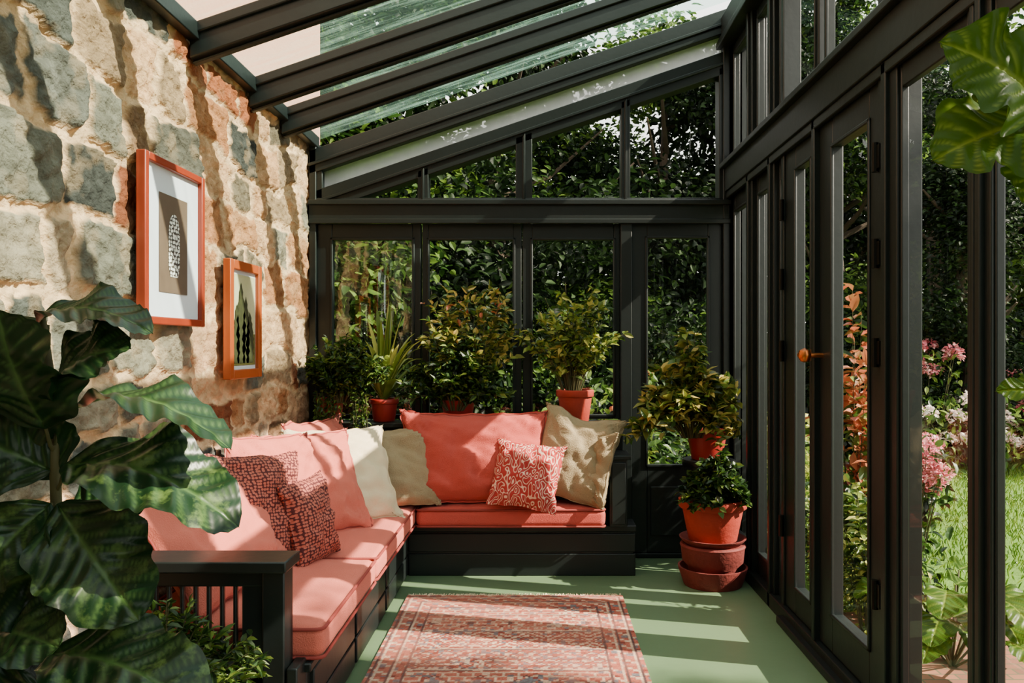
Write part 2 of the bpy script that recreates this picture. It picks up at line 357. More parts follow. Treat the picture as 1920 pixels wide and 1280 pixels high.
# ---- right wall
b = MB()
posts = [(4.93, 5.0), (4.40, 4.50), (3.99, 4.08), (3.83, 3.87), (2.62, 2.765)]
for y0, y1 in posts:
    b.box(1.165, 1.25, y0, y1, 0, 3.2)
    ym = (y0+y1)/2
    if y1-y0 > .08: b.box(1.15, 1.17, ym-.018, ym+.018, 0, 3.15)
for y0, y1 in [(2.075, 2.19), (1.50, 1.62), (.95, 1.07), (.35, .47), (-.25, -.13), (-.6, -.5)]:
    b.box(1.165, 1.205, y0, y1, 0, 3.2); ym = (y0+y1)/2; b.box(1.15, 1.17, ym-.03, ym-.005, 0, 3.15); b.box(1.155, 1.17, ym+.01, ym+.03, 0, 3.15)
b.box(1.14, 1.28, YF, 5.0, 2.25, 2.39); b.box(1.11, 1.28, YF, 5.0, 2.39, 2.42); b.box(1.15, 1.17, YF, 5, 2.21, 2.25)
b.box(1.12, 1.30, YF, 5.0, 3.14, 3.32); b.box(1.10, 1.13, YF, 5.0, 3.14, 3.18)
b.box(1.15, 1.28, YF, 5.0, -.02, .07); b.box(1.12, 1.16, YF, 3.8, 0, .035)
b.obj('wall_right', [FRAME], bevel=.004)
nwin = 5
bays = [(4.50, 4.93, .05), (4.08, 4.40, .05), (3.87, 3.99, .02), (2.19, 2.62, .015), (1.62, 2.075, .008), (1.07, 1.50, .02), (.47, .95, .02), (-.13, .35, .02), (-.5, -.25, .02)]
for y0, y1, s in bays:
    near = y1 < 2.7
    leaf('window_%d' % nwin, 'y', y0, y1, .07, 2.25, y0+s, y1-s, .19, 2.14 if near else 2.12, 1.175 if near else 1.19, 1.20 if near else 1.225, bead=s > .03); nwin += 1
for y0, y1, s in [(4.50, 4.93, .04), (4.08, 4.40, .04), (3.42, 3.99, .04), (2.765, 3.36, .04), (2.19, 2.62, .03), (1.62, 2.075, .02), (1.07, 1.5, .03), (.47, .95, .03), (-.13, .35, .03)]:
    leaf('window_%d' % nwin, 'y', y0, y1, 2.42, 3.14, y0+s, y1-s, 2.49, 3.08, 1.19, 1.225); nwin += 1
d2 = leaf('door_2', 'y', 3.385, 3.83, .075, 2.24, 3.47, 3.68, .20, 2.11, 1.175, 1.22)
d3 = leaf('door_3', 'y', 2.765, 3.38, .075, 2.24, 2.86, 3.22, .23, 2.10, 1.175, 1.22)
b = MB(); b.box(1.15, 1.18, 3.365, 3.40, .07, 2.25); b.obj('astragal', [FRAME], bevel=.004, parent=d3)
b = MB()
b.tube([(1.18, 3.45, 1.265), (1.12, 3.45, 1.265)], .009, mat=0, n=12); b.tube([(1.12, 3.45, 1.265), (1.115, 3.40, 1.27), (1.115, 3.34, 1.265)], .013, .010, n=12)
b.tube([(1.178, 3.45, 1.265), (1.168, 3.45, 1.265)], .026, n=20); b.lathe(1.10, 3.33, [(.001, 1.235), (.016, 1.24), (.025, 1.255), (.027, 1.268), (.022, 1.285), (.001, 1.295)], 0, 20); b.tube([(1.178, 3.33, 1.265), (1.11, 3.33, 1.265)], .010, n=12)
b.obj('door_handle', [BRASS], parent=d3)
b = MB()
for z in (.45, 1.28, 1.62, 1.95):
    b.tube([(1.155, 2.765, z-.05), (1.155, 2.765, z+.05)], .012, n=10); b.box(1.155, 1.172, 2.73, 2.80, z-.04, z+.04)
    b.tube([(1.155, 3.83, z-.05), (1.155, 3.83, z+.05)], .012, n=10)
b.obj('hinges', [STEEL], parent=d3)
# ---- front end glazing
b = MB()
for x in (-1.41, -.55, .3, 1.1): b.box(x, x+.08, YF-.08, YF, 0, R(x)-.02)
b.box(XL, 1.28, YF-.08, YF, 2.08, 2.2); b.box(XL, 1.28, YF-.08, YF, 0, .8)
b.prism([(XL, R(XL)-.1), (1.28, R(1.28)-.1), (1.28, R(1.28)+.1), (XL, R(XL)+.1)], YF-.08, YF); b.obj('wall_front', [FRAME], bevel=.004)
# ---- roof
e = empty('ceiling'); b = MB()
for yc in (4.42, 3.93, 3.27, 2.62, 1.97, 1.3, .65, 0, -.56):
    for x0, d0, d1, w in ((XL+.01, 0, .115, .045), (XL+.01, .085, .13, .062)):
        b.prism([(x0, R(x0)+d0), (1.30, R(1.30)+d0), (1.30, R(1.30)+d1), (x0, R(x0)+d1)], yc-w, yc+w)
    b.prism([(XL+.01, R(XL)-.012), (1.2, R(1.2)-.012), (1.2, R(1.2)), (XL+.01, R(XL))], yc-.018, yc+.018)
b.box(XL, XL+.05, YF, 5.0, 2.53, 2.60)
b.obj('rafters', [FRAME], bevel=.005, parent=e)
g = MB(); x0, x1 = XL-.02, 1.42; g.add([(x0, YF, R(x0)+.132), (x1, YF, R(x1)+.132), (x1, 5.05, R(x1)+.132), (x0, 5.05, R(x0)+.132)], [(0, 1, 2, 3)]); g.obj('roof_glass', [ROOFGLASS], smooth=0, parent=e)

# ------------------------------------------------------------------ bench sofa
sofa = empty('corner_sofa'); b = MB()
b.box(-1.38, -.75, 2.60, 4.76, 0, .27); b.box(-1.38, -.73, 2.58, 4.76, .255, .285)
for y0, y1 in ((2.64, 3.22), (3.26, 3.86), (3.90, 4.52)):
    b.box(-.755, -.735, y0, y1, .135, .245); b.box(-.755, -.735, y0, y1, .02, .125)
b.box(-.75, .54, 4.58, 4.76, 0, .25); b.box(-.75, .555, 4.565, 4.76, .25, .285); b.box(-.74, .55, 4.57, 4.60, .135, .24); b.box(-.74, .55, 4.57, 4.60, 0, .125)
b.box(.40, .50, 4.53, 4.75, .285, .67); b.box(.385, .52, 4.515, 4.75, .665, .69); b.box(.41, .49, 4.52, 4.55, .30, .65)
b.box(-.86, -.79, 2.50, 2.59, 0, .61); b.box(-1.38, -.775, 2.465, 2.615, .605, .64); b.box(-1.38, -1.31, 2.50, 2.59, 0, .61)
b.box(-1.38, -.80, 2.515, 2.575, .27, .33); b.box(-1.38, -.80, 2.52, 2.57, .0, .27); b.box(-1.38, -.80, 2.515, 2.575, .55, .606)
b.box(-.93, -.80, 2.52, 2.57, .0, .58)
for i in range(9):
    x = -1.30+i*.042; b.box(x, x+.013, 2.535, 2.555, .3, .58)
b.box(-.785, -.75, 2.50, 2.60, 0, .30)
b.obj('timber_base', [FRAME], bevel=.005, parent=sofa)
def cushion(name, x0, x1, y0, y1, z0, z1, mat, r=.035, puff=.018, seed=0):
    cx, cy, cz = (x0+x1)/2, (y0+y1)/2, (z0+z1)/2; hx, hy, hz = (x1-x0)/2, (y1-y0)/2, (z1-z0)/2
    bm = MB(); r = min(r, hz*.95)
    def lin_(h, n):
        a = np.linspace(-h+r, h-r, n)
        return np.concatenate([-h+r-np.tan(np.linspace(1, 0, 6)*math.pi/4)*r, a[1:-1], h-r+np.tan(np.linspace(0, 1, 6)*math.pi/4)*r])
    ax, ay, az = lin_(hx, 30), lin_(hy, 40), lin_(hz, 4)
    def face(A, B, fn):
        n, m = len(A), len(B); vs = []
        for a in A:
            for c in B:
                p = np.array(fn(a, c)); h = np.array((hx, hy, hz)); q = np.clip(p, -(h-r), h-r); d = p-q; L = np.linalg.norm(d)
                if L > 1e-9: p = q+d/L*r
                u, v = p[0]/hx, p[1]/hy
                if p[2] > 0:
                    p = p.copy(); p[2] += (puff*(1-u**4)*(1-v**4)+(.010*mnoise.noise(Vector((p[0]*5+seed, p[1]*5, 0)))+.006*mnoise.noise(Vector((p[0]*14+seed, p[1]*9, 4))))*(1-u**8)*(1-v**8))*(p[2]/hz)
                w = .008*mnoise.noise(Vector((p[0]*9, p[1]*9+seed, p[2]*9)))
                vs.append((cx+p[0]*(1+w), cy+p[1]*(1+w*.5), cz+p[2]))
        bm.add(vs, [(i*m+j, (i+1)*m+j, (i+1)*m+j+1, i*m+j+1) for i in range(n-1) for j in range(m-1)], 0)
    face(ax, ay, lambda a, c: (a, c, hz)); face(ay, ax, lambda a, c: (c, a, -hz))
    face(ay, az, lambda a, c: (hx, a, c)); face(az, ay, lambda a, c: (-hx, c, a))
    face(az, ax, lambda a, c: (c, hy, a)); face(ax, az, lambda a, c: (a, -hy, c))
    k = r*.28
    for z in (z1-k*.6, z0+k*.6):
        pts = []
        X0, X1, Y0, Y1 = x0+k*.2, x1-k*.2, y0+k*.2, y1-k*.2; q = r*.8
        for (px, py, a0) in ((X1-q, Y1-q, 0), (X0+q, Y1-q, 90), (X0+q, Y0+q, 180), (X1-q, Y0+q, 270)):
            for t in range(5):
                a = math.radians(a0+t*22.5); pts.append((px+q*math.cos(a), py+q*math.sin(a), z))
        pts.append(pts[0]); bm.tube(pts, .006, mat=1, n=6)
    return bm.obj(name, [mat, PIPE], smooth=60, parent=sofa)
cushion('seat_cushion_1', -1.37, -.695, 2.60, 3.46, .288, .392, PINK, seed=1)
cushion('seat_cushion_2', -1.37, -.695, 3.468, 4.755, .288, .392, PINK, seed=5)
cushion('seat_cushion_3', -.688, .375, 4.50, 4.755, .288, .392, CORAL, seed=9)

def pillow(name, w, h, t, loc, yaw, lean, roll, mat, seed=0, pipe=None, flange=0, chop=0):
    b = MB(); n = 44; vs = []; fs = []
    us = np.sin(np.linspace(-1, 1, n)*math.pi/2)
    def shape(u, v, sgn):
        x = w/2*u*(1-.08*(1-v*v)); z = h/2*v*(1-.08*(1-u*u))
        th = t/2*max(0, (1-abs(u)**2.6)*(1-abs(v)**2.6))**.55
        wr = .028*mnoise.noise(Vector((x*9+seed*3.1, z*9, seed)))+.016*mnoise.noise(Vector((x*22+z*8, z*22+seed, sgn*3)))
        # creases radiating from the corners
        cr = abs(u*v); ang = math.atan2(abs(v)-1.05, abs(u)-1.05); wr += .010*cr*math.sin(ang*26+seed)
        e = min(1, (1-abs(u))*5, (1-abs(v))*5)
        z -= chop*h*(max(0, v)**2)*math.exp(-(u*2.6)**2)
        return (x+wr*.5, sgn*(-th)-wr*max(0, e)*1.0, z+wr*.4)
    for sgn in (1, -1):
        o = len(vs)
        for u in us:
            for v in us: vs.append(shape(u, v, sgn))
        for i in range(n-1):
            for j in range(n-1):
                q = (o+i*n+j, o+(i+1)*n+j, o+(i+1)*n+j+1, o+i*n+j+1); fs.append(q if sgn > 0 else q[::-1])
    b.add(vs, fs, 0)
    ring = [shape(u, -1, 1) for u in us]+[shape(1, v, 1) for v in us]+[shape(u, 1, 1) for u in us[::-1]]+[shape(-1, v, 1) for v in us[::-1]]
    b.tube([(p[0], p[1], p[2]) for p in ring], .005, mat=1, n=6)
    if flange:
        fv = []; ff = []
        for k, p in enumerate(ring):
            q = Vector((p[0]*(1+flange/(w/2)), p[1]+.006*math.sin(k*.7), p[2]*(1+flange/(h/2))))
            fv += [p, tuple(q)]
        m = len(ring); ff = [(2*i, 2*i+1, 2*((i+1) % m)+1, 2*((i+1) % m)) for i in range(m)]
        b.add(fv, ff, 0)
    o = b.obj(name, [mat, pipe or mat], smooth=70)
    o.matrix_world = Matrix.Translation(loc) @ Matrix.Rotation(math.radians(yaw), 4, 'Z') @ Matrix.Rotation(math.radians(-lean), 4, 'X') @ Matrix.Rotation(math.radians(roll), 4, 'Y')
    return o
P = 'throw_pillow'
pillow(P, .70, .48, .20, (-1.20, 2.98, .60), 82, 38, 0, PINK, 1, PIPE)
pillow(P, .44, .48, .18, (-1.16, 3.28, .63), 50, 16, 4, DOTS, 2)
pillow(P, .30, .36, .14, (-.97, 3.42, .565), 72, 14, -3, DOTS, 3)
pillow(P, .50, .52, .15, (-1.18, 3.66, .65), 62, 20, 3, PINK, 4, PIPE, .012)
pillow(P, .54, .52, .15, (-1.08, 3.90, .64), 54, 26, 2, PINK, 5, PIPE, .012)
pillow(P, .56, .52, .16, (-1.01, 4.18, .635), 42, 28, 2, CREAM, 6, None, .01)
pillow(P, .58, .46, .16, (-.86, 4.52, .615), 18, 20, -3, TAN, 7)
pillow(P, .60, .50, .14, (-1.20, 4.5, .65), 75, 15, 0, PINK, 15, PIPE, .012)
pillow(P, .84, .52, .20, (-.38, 4.62, .665), 0, 13, 0, CORAL, 8, PIPE, .014)
pillow(P, .38, .37, .13, (-.065, 4.48, .585), -4, 18, 8, MEANDER, 9)
pillow(P, .46, .52, .17, (.21, 4.61, .675), -6, 14, 14, TAN, 10, None, .006, .06)
pillow(P, .42, .42, .14, (.29, 4.65, .61), -60, 14, 0, TAN, 12)

# ------------------------------------------------------------------ pictures
def picture(y0, y1, z0, z1, fw, wood, depth=.035):
    e = empty('framed_picture'); xw = -1.385; b = MB()
    b.box(xw, xw+depth, y0, y0+fw, z0, z1); b.box(xw, xw+depth, y1-fw, y1, z0, z1)
    b.box(xw, xw+depth, y0+fw, y1-fw, z0, z0+fw); b.box(xw, xw+depth, y0+fw, y1-fw, z1-fw, z1)
    b.obj('frame', [wood], bevel=.004, parent=e)
    b = MB(); b.box(xw+.004, xw+.016, y0+fw, y1-fw, z0+fw, z1-fw); b.obj('mat_board', [MAT_W], parent=e)
    return e, xw+.017
e, xf = picture(2.765, 3.26, 1.38, 1.98, .028, ORANGEWOOD)
ARTB = M('print_brown', lin(92, 72, 58), rough=.8, nscale=20, namt=.15)
b = MB(); b.box(xf, xf+.002, 2.90, 3.13, 1.50, 1.86, 0)
pts = [(3.015+.045*math.cos(a), 1.72+.075*math.sin(a)) for a in np.linspace(0, math.pi, 14)]+[(2.97, 1.60), (2.985, 1.56), (3.045, 1.56), (3.06, 1.60)]
n = len(pts); b.add([(xf+.0035, y, z) for y, z in pts], [tuple(range(n))], 1)
b.obj('art_print', [ARTB, MOSAIC], smooth=0, parent=e)
e, xf = picture(3.53, 3.93, 1.155, 1.69, .042, HONEYWOOD)
ARTS = M('painting_field', lin(130, 118, 50), rough=.7, nscale=14, namt=.4, col2=lin(60, 64, 20))
ARTK = M('painting_sky', lin(170, 166, 116), rough=.7, nscale=9, namt=.12, col2=lin(196, 190, 160))
ARTT = M('painting_cypress', lin(22, 26, 8), rough=.7, nscale=50, namt=.5, col2=lin(58, 60, 18))
b = MB(); b.box(xf, xf+.002, 3.585, 3.875, 1.215, 1.63, 1); b.box(xf+.001, xf+.003, 3.585, 3.875, 1.215, 1.36, 0)
for yc, w, h in ((3.69, .055, .37), (3.75, .045, .31), (3.80, .05, .24), (3.635, .035, .27)):
    pts = []
    for t in np.linspace(0, 1, 18): pts.append((yc+w*math.sin(math.pi*min(1, .25+t*.75))**.8*(1+.22*math.sin(t*44)), 1.225+h*t))
    for t in np.linspace(1, 0, 18): pts.append((yc-w*math.sin(math.pi*min(1, .25+t*.75))**.8*(1+.22*math.sin(t*38)), 1.225+h*t))
    b.add([(xf+.005, y, z) for y, z in pts], [tuple(range(len(pts)))], 2)
b.obj('painting', [ARTS, ARTK, ARTT], smooth=0, parent=e)

# ------------------------------------------------------------------ rug
rx0, rx1, ry0, ry1 = -.68, .435, 2.1, 4.18
nx, nyy = 224, 416
X, Y = np.meshgrid(np.linspace(rx0, rx1, nx), np.linspace(ry0, ry1, nyy), indexing='ij')
c = [np.array(lin(*q)[:3]) for q in ((164, 90, 76), (200, 174, 150), (92, 104, 112), (118, 50, 46), (182, 122, 102), (62, 56, 62))]
col = np.zeros(X.shape+(3,)); col[:] = c[0]
ex = np.minimum(X-rx0, rx1-X); ey = np.minimum(Y-ry0, ry1-Y)
rug_r = np.random.default_rng(3)
def band(mask, color): col[mask] = color
fieldm = (ex > .15) & (ey > .20)
px = np.floor((X-rx0)/.010).astype(int); py = np.floor((Y-ry0)/.010).astype(int)
# brick-like fretwork and stepped medallion rows
brick = ((py % 4 == 0) | ((px+3*((py//4) % 2)) % 6 == 0))
band(fieldm & brick, c[1])
seg = (py//22) % 4
band(fieldm & (seg == 1) & ((px+py) % 5 == 0), c[2]); band(fieldm & (seg == 1) & ((px-py) % 5 == 0), c[3])
cx_ = np.abs(((px+9*seg) % 18)-9)+np.abs((py % 22)-11)
band(fieldm & (seg == 2) & (cx_ % 4 == 0), c[3]); band(fieldm & (seg == 2) & (cx_ % 4 == 2), c[1]); band(fieldm & (seg == 0) & (cx_ < 4), c[2]); band(fieldm & (cx_ == 6), c[5])
band(fieldm & (seg == 3) & (cx_ % 5 == 1), c[4]); band(fieldm & (seg == 3) & (cx_ < 3), c[5])
band(fieldm & (py % 22 == 0), c[5]); band(fieldm & (py % 22 == 1), c[1])
blk = rug_r.random((64, 96))[(px//2) % 64, (py//2) % 96]
band(fieldm & (blk > .90), c[2]); band(fieldm & (blk < .07), c[1]); band(fieldm & (blk > .50) & (blk < .55), c[3])
border = ~fieldm
band(border & ((px//2+py//2) % 4 == 0), c[1]); band(border & ((px//3*5+py//3*3) % 7 == 0), c[2]); band(border & ((px//2*3+py//2*5) % 11 == 0), c[3])
for d in (.02, .085, .148):
    band((np.abs(ex-d) < .005) & (ey > d*1.2), c[5]); band((np.abs(ey-d*1.3) < .005) & (ex > d), c[5])
for d in (.032, .097):
    band((np.abs(ex-d) < .005) & (ey > d*1.2), c[1]); band((np.abs(ey-d*1.3) < .005) & (ex > d), c[1])
w = rug_r.random(col.shape[:2])[..., None]; col = col*(.66+.68*w)
stripe = vn(X*0+.1, Y, 60, 21)[..., None]; fade = vn(X, Y, 7, 22)[..., None]
col = col*(.8+.4*stripe); k_ = .08+.5*fade; col = col*(1-k_)+(c[0]*.55+c[4]*.5)*k_*(.8+.4*stripe)
Zr = .008+.003*vn(X, Y, 30, 23)+.004*vn(X, Y, 3, 24)
V = np.stack([X, Y, Zr], -1).reshape(-1, 3); idx = np.arange(nx*nyy).reshape(nx, nyy)
F = np.stack([idx[:-1, :-1], idx[1:, :-1], idx[1:, 1:], idx[:-1, 1:]], -1).reshape(-1, 4)
b = MB(); b.add(V.tolist(), F.tolist(), 0, [tuple(q)+(1,) for q in np.clip(col, 0.001, 1).reshape(-1, 3).tolist()])
b.box(rx0, rx1, ry0, ry1, .0008, .006, 1)
RUGM = M('woven_rug', (1, 1, 1, 1), rough=.95, attr='Col', nscale=200, namt=.15, bump=.6, bscale=350, spec=.1)
FRINGE = M('rug_fringe', lin(222, 200, 170), rough=.95)
for i in range(170):
    x = rx0+.004+(rx1-rx0-.008)*i/169
    for ye, s in ((ry1, 1), (ry0, -1)):
        b.tube([(x, ye-.004*s, .008), (x+random.uniform(-.004, .004), ye+.02*s, .006), (x+random.uniform(-.008, .008), ye+s*random.uniform(.04, .06), .003)], .003, .0016, mat=1, n=4)
b.obj('rug', [RUGM, FRINGE], smooth=30)

# ------------------------------------------------------------------ plants
def pot(b, cx, cy, z, r, h, m=0, soil=1, rim=True):
    rb = r*.72
    prof = [(0.001, z), (rb, z), (rb+.003, z+.004)]
    if rim: prof += [(r*.93, z+h*.78), (r*1.0, z+h*.78), (r*1.03, z+h*.80), (r*1.04, z+h*.98), (r*1.0, z+h), (r*.92, z+h), (r*.90, z+h*.86)]
    else: prof += [(r*.98, z+h*.95), (r, z+h), (r*.93, z+h), (r*.9, z+h*.86)]
    b.lathe(cx, cy, prof, m, 36); b.lathe(cx, cy, [(r*.91, z+h*.87), (0.001, z+h*.88)], soil, 24)
def saucer(b, cx, cy, z, r, h, m=0):
    b.lathe(cx, cy, [(0.001, z), (r*.85, z), (r, z+h*.8), (r*1.02, z+h), (r*.96, z+h), (r*.82, z+h*.3), (0.001, z+h*.3)], m, 36)
def shrub(b, c, z0, spread, h, nb, per, L, W, lm, stem=2, drop=0, sy=1.0, seed=1, lm2=None, p2=.3, ymax=None, xmin=None, xmax=None, flat=.3):
    rr = random.Random(seed); PP = []; DD = []; which = []
    for i in range(nb):
        a = rr.uniform(0, 2*math.pi); q = math.sqrt(rr.random()); top = h*(1-.45*q*q)*rr.uniform(.6, 1.1)
        ex_, ey_ = spread*q*math.cos(a), spread*q*math.sin(a)*sy
        p0 = Vector((c[0]+ex_*.15, c[1]+ey_*.15, z0)); p2_ = Vector((c[0]+ex_, c[1]+ey_, z0+top-drop*q)); p1 = (p0+p2_)/2+Vector((-ex_*.15, -ey_*.15, h*.12+drop*.5*q))
        pts = []
        for k in range(8):
            t = k/7; p = p0*(1-t)**2+p1*2*t*(1-t)+p2_*t*t
            if ymax is not None: p.y = min(p.y, ymax)
            if xmin is not None: p.x = max(p.x, xmin)
            if xmax is not None: p.x = min(p.x, xmax)
            pts.append(p)
        b.tube(pts, .0035, .0012, stem, 5)
        for k in range(per):
            t = rr.uniform(.25, 1); f = t*7; i0 = min(6, int(f)); p = pts[i0].lerp(pts[i0+1], f-i0)
            out = Vector((ex_, ey_, 0)); out = out.normalized() if out.length > 1e-6 else Vector((0, 0, 1))
            d = Vector((rr.gauss(0, 1), rr.gauss(0, 1), rr.gauss(0, .6)+flat))+out*.6
            if d.length < .1: d = Vector((0, 0, 1))
            d.normalize(); q_ = p+d*L*1.2
            if ymax is not None and q_.y > ymax+.04: d.y = -abs(d.y)
            if xmin is not None and q_.x < xmin-.03: d.x = abs(d.x)
            if xmax is not None and q_.x > xmax+.04: d.x = -abs(d.x)
            PP.append(p); DD.append(d); which.append(lm2 if (lm2 is not None and rr.random() < p2) else lm)
    PP = np.array(PP); DD = np.array(DD); which = np.array(which)
    for m in set(which.tolist()):
        k = which == m; nn = int(k.sum())
        b.leaves(PP[k], DD[k], L*RNG.uniform(.6, 1.2, nn), W*RNG.uniform(.7, 1.15, nn), m)
SZ = .851
# sill plants
b = MB(); pot(b, -1.26, 4.87, SZ, .082, .14)
shrub(b, (-1.16, 4.74), .97, .29, .38, 110, 44, .038, .023, 3, seed=2, sy=.55, ymax=4.94, xmin=-1.34, lm2=4, p2=.6)
for i in range(30):
    x = -1.16+random.uniform(-.14, .19); y = 4.735-random.uniform(0, .03); l = random.uniform(.14, .32)
    pts = [(x, 4.84, 1.0), (x, y, 1.03), (x+.01, y-.01, 1.0-l*.5), (x+random.uniform(-.02, .02), y-.01, 1.0-l)]
    b.tube(pts, .002, .001, 2, 4)
    k = 16; T = RNG.random(k); PP = np.array([Vector(pts[1]).lerp(Vector(pts[3]), t) for t in T])
    b.leaves(PP, RNG.normal(size=(k, 3))+np.array((0, -.5, -.3)), .032, .018, 4)
b.obj('potted_trailing_plant', [TERRA, SOIL, STEM, LEAF_DK, LEAF_MID], smooth=50)
b = MB(); pot(b, -.935, 4.87, SZ, .085, .135)
for i in range(54):
    a = random.uniform(0, 2*math.pi); lean = random.uniform(.05, 1.0)**1.1; L = random.uniform(.40, .68); w = random.uniform(.014, .026)
    dx, dy = math.cos(a), math.sin(a)*.35; sx, sy_ = -math.sin(a), math.cos(a); vs = []; n = 9
    for k in range(n):
        t = k/(n-1); rad = L*(lean*.55*t+lean*.30*t*t); z = .96+L*(t*(1.05-.35*lean)-lean*.55*t*t*t)
        y = min(4.955, 4.87+dy*rad); ww = w*math.sin(math.pi*min(1, .12+t*.88))**.7*(1-.15*t)
        p = Vector((-.935+dx*rad, y, z))
        vs += [p+Vector((sx, sy_, 0))*ww+Vector((0, 0, .004)), p, p-Vector((sx, sy_, 0))*ww+Vector((0, 0, .004))]
    for v in vs: v.y = min(v.y, 4.955); v.x = max(v.x, -1.30)
    fs = []
    for k in range(n-1):
        for j in (0, 1): fs.append((3*k+j, 3*k+j+1, 3*k+4+j, 3*k+3+j))
    b.add(vs, fs, 3)
b.obj('potted_spider_plant', [TERRAR, SOIL, STEM, LEAF_LT], smooth=60)
b = MB(); pot(b, -.487, 4.87, SZ, .105, .13, rim=False)
shrub(b, (-.50, 4.79), .92, .36, .46, 76, 38, .055, .03, 3, seed=4, sy=.4, ymax=4.93, lm2=4, p2=.4, drop=.10)
shrub(b, (-.42, 4.84), .98, .38, .72, 42, 26, .058, .034, 4, seed=5, sy=.3, ymax=4.93, lm2=5, p2=.65)
b.leaves(np.array([(-.36+random.gauss(0, .12), 4.82, 1.55+random.gauss(0, .04)) for _ in range(14)]), RNG.normal(size=(14, 3)), .05, .03, 6)
b.obj('potted_bush', [TERRAR, SOIL, STEM, LEAF_DK, LEAF_MID, LEAF_YEL, LEAF_OR], smooth=50)
b = MB(); pot(b, .22, 4.87, SZ, .11, .19)
shrub(b, (.20, 4.84), 1.02, .35, .64, 50, 22, .055, .036, 3, seed=6, sy=.35, ymax=4.93, lm2=4, p2=.55)
b.obj('potted_shrub', [TERRA, SOIL, STEM, LEAF_MID, LEAF_LT], smooth=50)
# corner pots
b = MB()
saucer(b, .955, 4.42, 0.001, .185, .10, 2); b.lathe(.955, 4.42, [(.13, .03), (.135, .10), (.165, .13), (.172, .20), (.178, .215), (.172, .225), (.12, .225)], 2, 40)
saucer(b, .955, 4.42, .225, .178, .035, 2)
pot(b, .955, 4.42, .245, .178, .225, 0, 1)
shrub(b, (.97, 4.36), .44, .22, .30, 80, 40, .05, .032, 5, stem=4, seed=8, drop=.12, lm2=6, p2=.3, xmax=1.10)
b.obj('potted_herb', [TERRA, SOIL, TERRAD, TERRAR, STEM, LEAF_DK, LEAF_MID], smooth=50)
b = MB()
b.lathe(1.0, 4.74, [(.001, .60), (.15, .60), (.155, .61), (.155, .63), (.15, .64), (.001, .64)], 0, 32)
for a in (45, 135, 225, 315):
    ca_, sa_ = math.cos(math.radians(a)), math.sin(math.radians(a)); b.tube([(1.0+.10*ca_, 4.74+.10*sa_, .6), (1.0+.135*ca_, 4.74+.135*sa_, 0)], .013, n=8)
b.lathe(1.0, 4.74, [(.118, .25), (.125, .25), (.125, .27), (.118, .27)], 0, 28)
b.obj('plant_stand', [FRAME])
b = MB(); pot(b, .99, 4.74, .641, .12, .17, 0, 1)
shrub(b, (.88, 4.60), .78, .40, .62, 66, 36, .078, .046, 3, seed=9, sy=.5, ymax=4.88, xmax=1.12, lm2=4, p2=.6, drop=.28)
b.obj('potted_croton', [TERRAR, SOIL, STEM, LEAF_MID, LEAF_YEL], smooth=50)
# low greenery by sofa arm
b = MB(); pot(b, -1.12, 2.26, 0.001, .13, .24, 0, 1)
shrub(b, (-1.06, 2.26), .22, .30, .33, 90, 36, .045, .018, 3, seed=10, xmin=-1.34, ymax=2.40, lm2=4, p2=.7)
b.obj('potted_fern', [TERRAD, SOIL, STEM, LEAF_DK, LEAF_MID], smooth=50)

def bigleaf(b, base, tip, width, nrm, arch=.12, cup=.15, lobes=0, dapple=0, mat=0, seed=0):
    base = Vector(base); tip = Vector(tip); d = tip-base; L = d.length; d.normalize(); nrm = Vector(nrm)
    S = d.cross(nrm).normalized(); N = S.cross(d).normalized()
    if N.dot(nrm) < 0: N = -N
    n, m = 52, 31; vs = []; cs = []
    for i in range(n):
        t = i/(n-1)
        wd = (math.sin(math.pi*t**.85)**.62)*(.62+.5*t-.12*math.cos(3*math.pi*t)*.6) if 0 < t < 1 else 0
        wd *= width*.55
        for j in range(m):
            u = -1+2*j/(m-1); edge = abs(u)
            lob = 1+(lobes*math.sin(t*24+(1.5 if u > 0 else 0))+.045*math.sin(t*37+seed+u)+.03*math.sin(t*19+seed*2))*edge
            h = arch*L*math.sin(math.pi*min(1, t*.9+.05))-.18*L*t*t*t*arch*5+cup*wd*edge**1.5
            h += edge*wd*.20*math.sin(t*15+seed+(2 if u > 0 else 0))
            ph = (t*8-edge*wd/L*8*.75) % 1.0
            rib = math.exp(-((ph-.5)/.075)**2)
            h += -.0026*rib-.004*math.exp(-(u/.06)**2)+.0050*math.sin(ph*2*math.pi)*edge**.3*(L/.4)
            p = base+d*(L*t)+S*(wd*u*lob)+N*h
            vs.append(p); vein = max(math.exp(-(u/.05)**2), .7*rib*(1 if edge < .93 else 0)); cs.append((vein, dapple, 0, 1))
    b.add(vs, [(i*m+j, (i+1)*m+j, (i+1)*m+j+1, i*m+j+1) for i in range(n-1) for j in range(m-1)], mat, cs)
def fig(name, trunk, leafs, mat, px, py):
    b = MB(); b.tube(trunk, .016, .009, 1, 10)
    T = [Vector(p) for p in trunk]
    for k, l in enumerate(leafs):
        bs = Vector(l[0]); z = bs.z-.06; q = T[-1]
        for i in range(len(T)-1):
            if T[i].z <= z <= T[i+1].z: q = T[i].lerp(T[i+1], (z-T[i].z)/(T[i+1].z-T[i].z)); break
        b.tube([q, (q+bs)/2+Vector((0, 0, -.01)), bs], .005, .004, 1, 6)
        bigleaf(b, *l[:4], **l[4], seed=k*1.7)
    pot(b, px, py, 0.001, .17, .34, 2, 3)
    return b.obj(name, [mat, STEM, TERRAD, SOIL], smooth=80)
